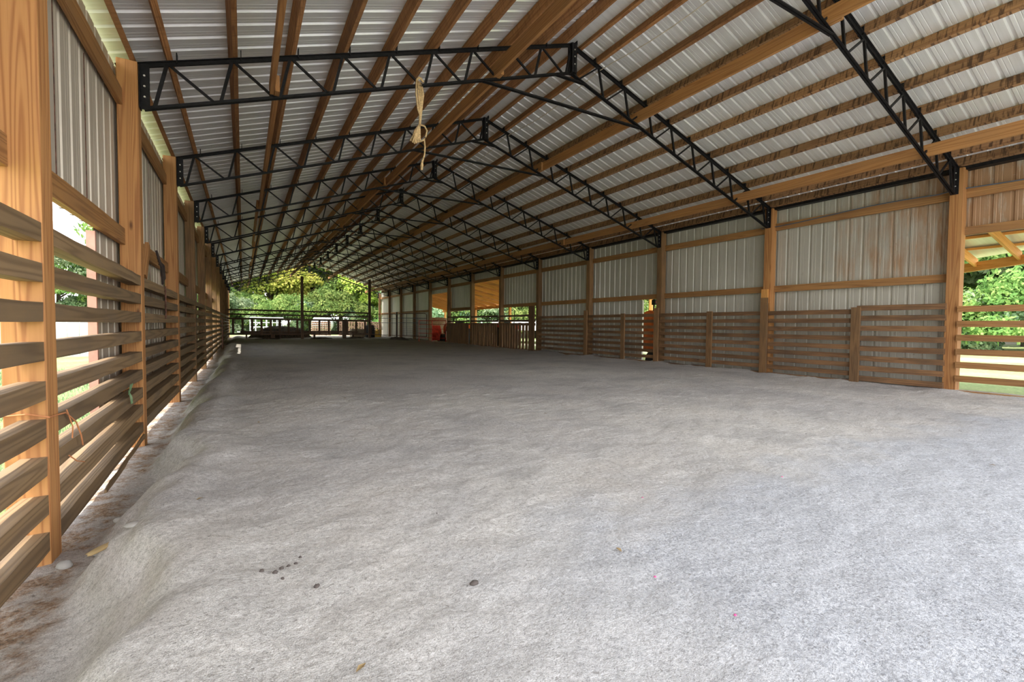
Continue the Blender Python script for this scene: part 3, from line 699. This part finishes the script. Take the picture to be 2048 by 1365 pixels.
mb = MB(); mb.tube([P(0, .0), P(0, 1.05), P(1, 1.05), P(1, .0), P(0, .0)], .02, 8); mb.build('frame', M['red'], root)
for z in (.2, .42, .64, .86): mb = MB(); mb.tube([P(0, z), P(1, z)], .014, 6); mb.build('crossbar', M['red'], root)
mb = MB(); mb.tube([P(.5, 0), P(.5, 1.05)], .014, 6); mb.build('stay', M['red'], root)
mb = MB(); mb.blob((0, 0, .7), 1.5, 1.1, .85, 20, 10, .06); o = mb.build('hay_bale', M['hay'], smooth=True, loc=(W + 3.3, 28.2, -.2)); tag(o, 'big weathered brown hay bale behind the red gate', 'hay bale')
root = empty('cargo_trailer', (W + 7.0, 22.6, .0), 'bright white low trailer on the grass behind the red tractor', 'trailer')
mb = MB(); mb.box(-1.3, 1.3, -2.6, 2.0, .55, 1.12); mb.build('body', M['white'], root)
for s_ in (-1, 1):
    for q in (-.4, .4): mb = MB(); wheel(mb, (s_ * 1.2, q, .33), .33, .2); mb.build('wheel', M['black'], root)
mb = MB(); mb.beam((0, -2.6, .45), (0, -3.6, .45), .12, .1); mb.build('hitch', M['steel'], root)

# ------------------------------------------------------------------ things behind the far gates
root = empty('livestock_trailer', (2.0, 36, -.15), 'white metal trailer frame standing behind the left far gate', 'trailer'); root.scale = (.68, .8, .72)
mb = MB()
for z in (.55, 1.0, 1.45, 1.95):
    for y in (-.9, .9): mb.tube([(-1.2, y, z), (1.9, y, z)], .045, 6)
for x in np.linspace(-1.2, 1.9, 7):
    for y in (-.9, .9): mb.tube([(x, y, .5), (x, y, 1.95)], .04, 6)
mb.build('frame', M['white'], root)
mb = MB(); mb.box(-1.3, 2.0, -1, 1, .4, .55); mb.build('deck', M['white'], root)
mb = MB(); mb.tube([(-1.2, -.9, .55), (-.4, -.9, 1.45), (.3, -.9, .55)], .05, 6); mb.tube([(-1.3, 0, .5), (-2.4, 0, .5)], .06, 6); mb.build('brace', M['white'], root)
for x in (.2, 1.0):
    for y in (-1.0, 1.0): mb = MB(); wheel(mb, (x, y, .3), .33, .2, 'y'); mb.build('wheel', M['black'], root)
root = empty('storage_tank', (6.9, 42, -.1), 'white rounded tank on the grass behind the right far gate', 'tank')
mb = MB(); mb.tube([(-.9, 0, .9), (-.7, 0, .9), (.7, 0, .9), (.9, 0, .9)], [.3, .6, .6, .3], 16); mb.build('shell', M['white'], root, True)
for s_ in (-.5, .5): mb = MB(); mb.box(s_ - .06, s_ + .06, -.4, .4, 0, .5); mb.build('leg', M['steel'], root)
mb = MB(); mb.blob((0, 0, 0), 1.6, .8, .75, 18, 8, .12); o = mb.build('dirt_pile', M['dirt'], smooth=True, loc=(2.7, 28.2, -.05)); tag(o, 'dark pile of dirt behind the left far gate', 'dirt pile')
root = empty('feed_trough', (0, 0, 0), 'long dark wooden trough on legs behind the far gates', 'trough')
mb = MB(); mb.box(.6, 6.9, 27.0, 27.35, .30, .42, 'x'); mb.build('trough_board', M['old'], root)
for x in (.9, 2.6, 4.4, 6.6): mb = MB(); mb.box(x - .04, x + .04, 27.0, 27.3, -.25, .3); mb.build('leg', M['old'], root)
def woodstack(loc, n, rows, lab, rz=0):
    root = empty('firewood_stack', loc, lab, 'firewood stack', 'stacks behind the far gates'); root.rotation_euler = (0, 0, rz)
    for r in range(rows):
        mb = MB()
        for i in range(n): 
            x = -n * .09 + i * .18 + random.uniform(-.02, .02); mb.tube([(x, -.25, .1 + r * .165), (x, .25, .1 + r * .165)], .078 + random.uniform(-.012, .012), 6)
        mb.build('log_row', M['brick'], root)
woodstack((8.2, 35, -.15), 12, 8, 'pinkish stack of split firewood beside the right far gate post')
woodstack((9.9, 33.5, -.15), 9, 7, 'pinkish stack of split firewood seen through the tube gate', .2)
woodstack((6.2, 37, -.15), 8, 7, 'smaller pinkish firewood stack behind the middle of the right far gate')
mb = MB(); mb.box(-.3, .3, -.2, .2, 0, .42); mb.box(.05, .3, -.2, .2, .42, .5); o = mb.build('yellow_crate', M['yellow'], loc=(8.35, 28.5, 0.0)); tag(o, 'small yellow orange crate on the ground behind the tube gate', 'crate')
mb = MB(); mb.box(-.55, .45, -.3, .3, 0, .55); mb.box(-.5, .4, -.28, .28, .55, .58); o = mb.build('tan_box', M['tan'], loc=(7.3, 28.6, -.05)); tag(o, 'tan box behind the right far gate', 'box')
mb = MB(); mb.tube([(0, 0, 0), (0, 0, .06), (0, 0, .4), (0, 0, .8), (0, 0, .85)], [.26, .29, .31, .26, .2], 14); o = mb.build('dark_barrel', M['black'], loc=(7.75, 27.6, -.05)); tag(o, 'dark barrel beside the right far gate post', 'barrel')
mb = MB(); mb.box(-.12, .12, -.12, .12, -.3, 3.2); o = mb.build('orange_board_post', M['lean'], loc=(-.12, 32.0, 0)); tag(o, 'orange tinted post outside the far left corner', 'post')

# ------------------------------------------------------------------ things outside the left wall
root = empty('board_fence', (-5.2, 17.0, -.25), 'pale grey board fence on the lawn outside the left wall', 'fence')
for i in range(14):
    mb = MB(); mb.box(-2 + i * .29, -2 + i * .29 + .275, -.012, .012, .05, 1.25 + random.uniform(-.01, .01)); mb.build('fence_board', M['palefence'], root)
root = empty('wire_fence', (-2.9, 17.3, -.25), 'thin wire fence with posts next to the pale board fence', 'fence')
for i in range(5): mb = MB(); mb.tube([(i * .75, 0, -.1), (i * .75, 0, 1.3)], .025, 6); mb.build('fence_post', M['rust'], root)
mb = MB()
for z in np.arange(.15, 1.25, .17): mb.tube([(-.2, 0, z), (3.1, 0, z)], .006, 4)
mb.build('wire', M['galv'], root)
root = empty('porch_shed', (-9.6, 20, -.2), 'small grey shed with a porch railing beyond the left wall', 'shed')
mb = MB(); mb.box(-1.6, 1.6, 1, 3, 0, 2.0); mb.build('shed_wall', M['old'], root)
mb = MB(); mb.prism([(-1.9, 2.0), (0, 2.6), (1.9, 2.0), (1.9, 2.08), (0, 2.7), (-1.9, 2.08)], -.3, 3.2, 'y'); mb.build('shed_roof', M['palefence'], root)
for i in range(15): mb = MB(); mb.box(-1.5 + i * .21, -1.5 + i * .21 + .06, -.2, -.14, .5, 1.15); mb.build('baluster', M['palefence'], root)
mb = MB(); mb.box(-1.6, 1.6, -.22, -.1, 1.15, 1.22, 'x'); mb.box(-1.6, 1.6, -.25, 1, .4, .5, 'x'); mb.build('porch_deck', M['palefence'], root)

# ------------------------------------------------------------------ trees
def foliage_mesh(name, m, rad, ht, n, leaf, seed, lumps=26, low=0):
    r = np.random.default_rng(seed); th = r.random(lumps) * 2 * np.pi; zz = r.random(lumps) ** .8
    prof = np.sin(np.pi * (.12 + .83 * zz)) ** .7
    rr = rad * prof * (.45 + .5 * r.random(lumps))
    cx, cy, cz = rr * np.cos(th), rr * np.sin(th), low + ht * zz
    cr = rad * (.26 + .22 * r.random(lumps))
    k = r.integers(0, lumps, n); d = r.normal(size=(n, 3)); d /= np.linalg.norm(d, axis=1)[:, None]; d[:, 2] = np.abs(d[:, 2]) * .9 - .25 * (r.random(n) < .4)
    s = (.75 + .3 * r.random(n)) * cr[k]
    P = np.stack([cx[k], cy[k], cz[k]], -1) + d * s[:, None] * [1, 1, .8]
    nr = d + r.normal(size=(n, 3)) * .55; nr /= np.linalg.norm(nr, axis=1)[:, None]
    a = np.cross(nr, r.normal(size=(n, 3))); a /= np.linalg.norm(a, axis=1)[:, None]; b_ = np.cross(nr, a)
    sz = leaf * (.6 + .8 * r.random(n))[:, None]
    v = np.stack([P - a * sz, P + b_ * sz * .55, P + a * sz, P - b_ * sz * .55], 1).reshape(-1, 3)
    f = np.arange(4 * n).reshape(-1, 4)
    me = bpy.data.meshes.new(name); me.from_pydata(v.tolist(), [], f.tolist()); me.materials.append(m); return me
TM = [foliage_mesh('foliage', M['leaf'], 3.0, 6.2, 15000, .13, 1, 34, 1.2), foliage_mesh('foliage', M['leaf_yellow'], 3.2, 6.0, 15000, .125, 2, 30, .8),
      foliage_mesh('foliage', M['leaf_pale'], 2.8, 6.6, 15000, .12, 3, 34, 1.0), foliage_mesh('foliage', M['leaf'], 2.4, 2.4, 8000, .09, 4, 18, -.1),
      foliage_mesh('foliage', M['leaf_pale'], 2.2, 2.2, 8000, .09, 5, 18, -.1)]
def trunk_mesh(seed, h=5.5):
    random.seed(seed); mb = MB(); mb.tube([(0, 0, -.4), (.05, 0, 1.2), (-.05, .08, 3), (.1, 0, h)], [.24, .18, .14, .05], 8)
    for i in range(6):
        t = random.uniform(0, 6.28); z = random.uniform(1.4, 4); mb.tube([(0, 0, z), (math.cos(t) * 1.0, math.sin(t) * 1.0, z + .8), (math.cos(t) * 1.9, math.sin(t) * 1.9, z + 1.6)], [.08, .05, .02], 5)
    o = mb.build('trunk', M['bark'], smooth=True); me = o.data; bpy.data.objects.remove(o); return me
TR = trunk_mesh(3)
def tree(x, y, kind, sc, lab, grp, rz=0, nm='tree', cat='tree'):
    z = float(gz(np.array([float(x)]), np.array([float(y)]))[0])
    root = empty(nm, (x, y, z), lab, cat, grp); root.scale = (sc, sc, sc * 1.08); root.rotation_euler = (0, 0, rz)
    f = bpy.data.objects.new('foliage', TM[kind]); COL.objects.link(f); f.parent = root
    if kind < 3: t = bpy.data.objects.new('trunk', TR); COL.objects.link(t); t.parent = root
random.seed(11); cam_xy = (.75, -2.5)
def place(deg, dist): return cam_xy[0] + dist * math.sin(math.radians(deg)), cam_xy[1] + dist * math.cos(math.radians(deg))
KN = ['dark green', 'yellow green', 'pale green', 'dark green', 'pale green']
def row(zone, degs, dist, kinds, sc, grp, rowname, nm='tree', cat='tree'):
    for i, d in enumerate(degs):
        k = kinds[i % len(kinds)]; x, y = place(d + random.uniform(-.4, .4), dist + random.uniform(-1.5, 1.5))
        tree(x, y, k, sc * random.uniform(.88, 1.14), f'{KN[k]} {cat} {zone}, {rowname}, {ORD[i]} from the left', grp, random.uniform(0, 6.28), nm, cat)
row('beyond the far gates', [-4, -1, 2.5, 6, 9.5, 13, 16], 51, [1, 0, 1, 1, 0, 1, 1], 1.1, 'trees beyond the far end', 'front row')
row('beyond the far gates', [-5, -.5, 3, 7, 11, 15.5], 57, [0, 0, 1, 0, 1, 0], 1.7, 'trees beyond the far end', 'middle row')
row('beyond the far gates', [-5, -1, 3, 7, 11, 15, 19], 66, [0, 1, 0, 0, 1, 0, 1], 2.3, 'trees beyond the far end', 'tall back row')
row('beyond the far gates', [-4, -1.3, 1.4, 4.1, 6.8, 9.5, 12.2, 15], 47, [3, 4, 3, 3, 4, 3, 4, 3], 1.2, 'shrubs beyond the far end', 'at the wood edge', 'shrub', 'shrub')
row('beyond the lean-to', [18, 21.3, 24.6, 28, 31.3, 34.6, 38, 42, 46, 50], 39, [3, 4, 3, 4, 3, 4, 3, 4, 3, 4], 1.25, 'shrubs beyond the right wall', 'at the wood edge', 'shrub', 'shrub')
row('beyond the lean-to', [19, 23, 27, 31, 35, 39, 44, 49], 42, [2, 0, 2, 0, 2, 2, 2, 0], 1.3, 'trees beyond the right wall', 'in the wood edge')
row('beyond the lean-to', [20, 25, 30, 36, 42, 47], 50, [0, 2, 0, 2, 0, 2], 2.0, 'trees beyond the right wall', 'in the tall back row')
row('beyond the open right bay', [66, 70, 74, 78, 82, 87, 92], 37, [2, 2, 0, 2, 2, 0, 2], 1.25, 'trees beyond the open right bay', 'front row')
row('beyond the open right bay', [63, 68, 73, 77, 82, 88], 45, [0, 2, 0, 2, 0, 2], 2.3, 'trees beyond the open right bay', 'tall back row')
row('beyond the open right bay', [66, 71, 74.5, 78, 83], 31, [4, 3, 4, 3, 4], 1.1, 'shrubs beyond the open right bay', 'at lawn edge', 'shrub', 'shrub')
row('beyond the left wall', [-8, -11, -14.2, -17.5, -21, -25, -30], 44, [0, 2, 0, 2, 0, 0, 2], .72, 'trees beyond the left wall', 'in the wood edge')
row('beyond the left wall', [-17.3], 23, [2], .52, 'small trees beside the left wall', 'standing alone nearer the barn')
row('beyond the left wall', [-36, -44, -53, -62, -72, -82], 30, [0, 2, 0, 1, 2, 0], 1.2, 'trees west of the barn', 'outside the picture side')

# grass blades outside the left wall
n = 26000; gx = RNG.uniform(-4.6, -.25, n); gy = RNG.uniform(-.6, 12, n)
g0 = gz(gx, gy); hh = RNG.uniform(.03, .09, n); a = RNG.uniform(0, 6.28, n); wd = .005
dx, dy = np.cos(a) * wd, np.sin(a) * wd; lx, ly = RNG.normal(0, .02, n), RNG.normal(0, .02, n)
v = np.stack([np.stack([gx - dx, gy - dy, g0], -1), np.stack([gx + dx, gy + dy, g0], -1), np.stack([gx + lx, gy + ly, g0 + hh], -1)], 1).reshape(-1, 3)
me = bpy.data.meshes.new('lawn_grass'); me.from_pydata(v.tolist(), [], np.arange(3 * n).reshape(-1, 3).tolist()); me.materials.append(M['leaf_pale'])
o = bpy.data.objects.new('lawn_grass', me); COL.objects.link(o); tag(o, 'short bright grass outside the left wall', 'grass', kind='stuff')

# ------------------------------------------------------------------ rope, cord, cable, twine
random.seed(5)
root = empty('hanging_rope', (2.50, B, 3.60), 'bundle of straw coloured rope hanging from the second nearest truss', 'rope')
def strand(pts, r, nm): mb = MB(); mb.tube(pts, r, 7); return mb.build(nm, M['rope'], root, True)
for i, (ox, l) in enumerate(((-.045, .36), (-.02, .50), (.0, .50), (.02, .50), (.03, .46))):
    strand([(ox, -.03 + .012 * i, .0), (ox * 1.1, -.035, -.15), (ox * .6 + .008 * math.sin(i), -.03, -.32), (ox * .2, -.03 + .01 * i, -l)], .011, 'rope_strand')
strand([(-.045, -.035, 0), (-.02, -.04, .03), (.01, -.02, .035), (.035, -.03, 0)], .013, 'rope_loop')
for i in range(6):
    a = -.11 + i * .022; strand([(-.01, -.03, -.48), (a * .5 - .01, -.035, -.56), (a, -.03 + random.uniform(-.015, .015), -.70 + abs(i - 2) * .01)], .011, 'rope_tail')
strand([(0, -.03, -.48), (.05, -.03, -.485), (.078, -.03, -.53), (.065, -.03, -.60), (.045, -.03, -.64), (.01, -.03, -.66), (-.015, -.03, -.63), (-.01, -.03, -.56)], .010, 'rope_loop')
strand([(.045, -.03, -.62), (.055, -.03, -.72), (.05, -.03, -.80), (.025, -.03, -.89)], .009, 'rope_end')
strand([(.025, -.03, -.87), (.018, -.03, -.93), (.016, -.03, -.98)], [.009, .018, .012], 'rope_knot')
mb = MB(); mb.tube([(5.12, y, zroof(5.12) - .04 - .10 * math.sin((y % B) / B * math.pi)) for y in np.arange(-2.6, 10.5, .33)], .006, 5); o = mb.build('slack_cord', M['cord']); tag(o, 'thin pale cord sagging below the roof just right of the ridge', 'cord')
mb = MB(); mb.tube([(W + .085, y, 2.80 + .03 * math.sin(y * 1.9) - (.035 if y > .1 else 0)) for y in np.arange(-3, 3.0, .2)], .008, 6); o = mb.build('power_cable', M['cable']); tag(o, 'thin grey blue cable lying along the upper right girts', 'cable')
mb = MB(); mb.tube([(-.16, .262, .47), (-.06, .255, .475), (.008, .26, .455), (.012, .36, .45), (.010, .47, .44), (.012, .53, .41), (.016, .60, .37), (.02, .66, .29), (.016, .70, .23)], .0035, 5); o = mb.build('baling_twine', M['twine']); tag(o, 'orange baling twine tied around the big left post', 'twine')
mb = MB(); mb.tube([(.006, .50, .45), (.02, .53, .36), (.012, .55, .30)], .003, 5); mb.tube([(.006, .52, .22), (.016, .60, .17), (.012, .74, .13)], .003, 5); o = mb.build('baling_twine', M['twine']); tag(o, 'loose curl of orange twine on the rails right of the big post', 'twine')
mb = MB()
for i in range(7): x0 = 1.93 + random.uniform(-.03, .03); mb.tube([(.0, 1.93, .33), (.012, x0, .37), (.02, x0 + random.uniform(-.04, .04), .41)], .003, 4); mb.tube([(.0, 1.93, .36), (.016, x0, .31), (.016, x0 + .02, .26)], .003, 4)
o = mb.build('green_sprig', M['leaf_pale']); tag(o, 'small green sprig caught on the left fence rail', 'plant')
root = empty('tack_strap', (-.04, 3.75, 1.30), 'tangle of dark leather straps and a hanging chain on the left fence', 'strap')
for i in range(5):
    mb = MB(); q = random.random; mb.tube([(.02, -.22 + .05 * i, .32 - .03 * i), (.03 + .02 * q(), -.1 + .06 * i, .16 + .05 * q()), (.03, .05 + .05 * i, .10 * q()), (.01, .22, .10 + .05 * q())], .012, 6); mb.build('strap', M['strap'], root)
mb = MB(); mb.tube([(.045, .17 + .004 * math.sin(i * 2.1), -.02 - i * .028) for i in range(14)], [.006 if i % 2 else .010 for i in range(14)], 6); mb.build('chain', M['rust'], root)
mb = MB(); mb.beam((-.02, 2.82, 1.29), (-.01, 2.95, 1.60), .03, .09, (0, 1, 0), 2, .002); o = mb.build('short_board', M['post']); tag(o, 'short board leaning on the left fence beside the dark straps', 'board')
mb = MB(); mb.box(W - .04, W, 2.80 - .06, 2.80 + .06, 1.32, 1.58, 'z'); o = mb.build('wood_block', M['lean']); o.location = (0, -.17, 0); tag(o, 'pale wooden block nailed to the second right wall post', 'block')
mb = MB(); mb.beam((-.21, 12.3, .15), (-.19, 12.9, 1.7), .02, .5, (0, 1, 0), 2, .001); o = mb.build('plywood_sheet', M['lean']); tag(o, 'pale board leaning in the open bays far down the left wall', 'board')

# ------------------------------------------------------------------ stones, clods, leaves on the floor
def bit(nm, x, y, r, m, lab, cat, flat=.6, grp=None):
    mb = MB(); mb.blob((0, 0, 0), r, r * random.uniform(.7, 1), r * flat, 9, 6, .18); o = mb.build(nm, M[m], smooth=True, loc=(x, y, float(floor_z(x, y)) + r * flat * .35)); tag(o, lab, cat, grp)
bit('stone', .065, .19, .028, 'stone', 'round pale stone at the foot of the big left post', 'stone', .8)
bit('stone', .33, .02, .034, 'stone', 'flat pale stone half buried in the trench by the berm', 'stone', .3)
bit('stone', .19, .52, .026, 'stone', 'small pale stone in the trench past the big post', 'stone', .5)
bit('stone', .16, .26, .02, 'stone', 'tiny pale stone in the trench litter', 'stone', .5)
bit('clod', 1.417, -1.138, .016, 'clod', 'dark clod alone in the middle foreground of the floor', 'clod')
for i, (x, y, r) in enumerate(((.862, -.72, .008), (.885, -.705, .007), (.91, -.69, .007), (.84, -.75, .009), (.80, -.73, .008), (.93, -.64, .006), (.955, -.9, .010), (.86, -.8, .006))): bit('pellet', x, y, r, 'clod', 'small dark dropping in the cluster on the left foreground floor', 'dropping', .8, 'dark droppings on the floor')
mb = MB(); mb.blob((0, 0, 0), .07, .018, .010, 10, 5, .2); o = mb.build('bark_chip', M['leafd'], smooth=True, loc=(.235, -.03, float(floor_z(.235, -.03)) + .012)); o.rotation_euler = (0, 0, 1.0); tag(o, 'brown bark chip lying in the left trench', 'bark chip')
LF = [(1.003, -1.341, 'at the bottom edge below the centre'), (1.76, 3.039, 'on the pale floor near the far shade'), (.565, .122, 'on the crest near the big post'), (2.02, -1.19, 'among the coarse grit near the lone clod'), (4.81, -1.55, 'near the right picture edge'), (.86, 2.1, 'on the floor beside the berm'), (3.3, 1.2, 'in the centre of the pale floor')]
for x, y, lab in LF:
    mb = MB(); mb.quad([(-.018, 0, .002), (0, -.008, .005), (.018, 0, .003), (0, .009, .008)]); mb.quad([(-.018, 0, .0), (0, -.008, .003), (.018, 0, .001), (0, .009, .006)][::-1])
    o = mb.build('dry_leaf', M['leafd'], loc=(x, y, float(floor_z(x, y)) + .006)); o.rotation_euler = (0, 0, random.uniform(0, 6)); tag(o, 'small dry leaf ' + lab, 'leaf', 'dry leaves on the floor')
for x, y, lab in ((2.517, -.831, 'farthest left of the four'), (2.0, -1.393, 'right of the lone dark clod'), (2.03, -1.68, 'nearest the bottom edge'), (3.455, -1.01, 'farthest right of the four')): bit('pink_fleck', x, y, .005, 'pink', 'tiny pink fleck on the gravel, ' + lab, 'fleck', .5, 'pink flecks on the floor')
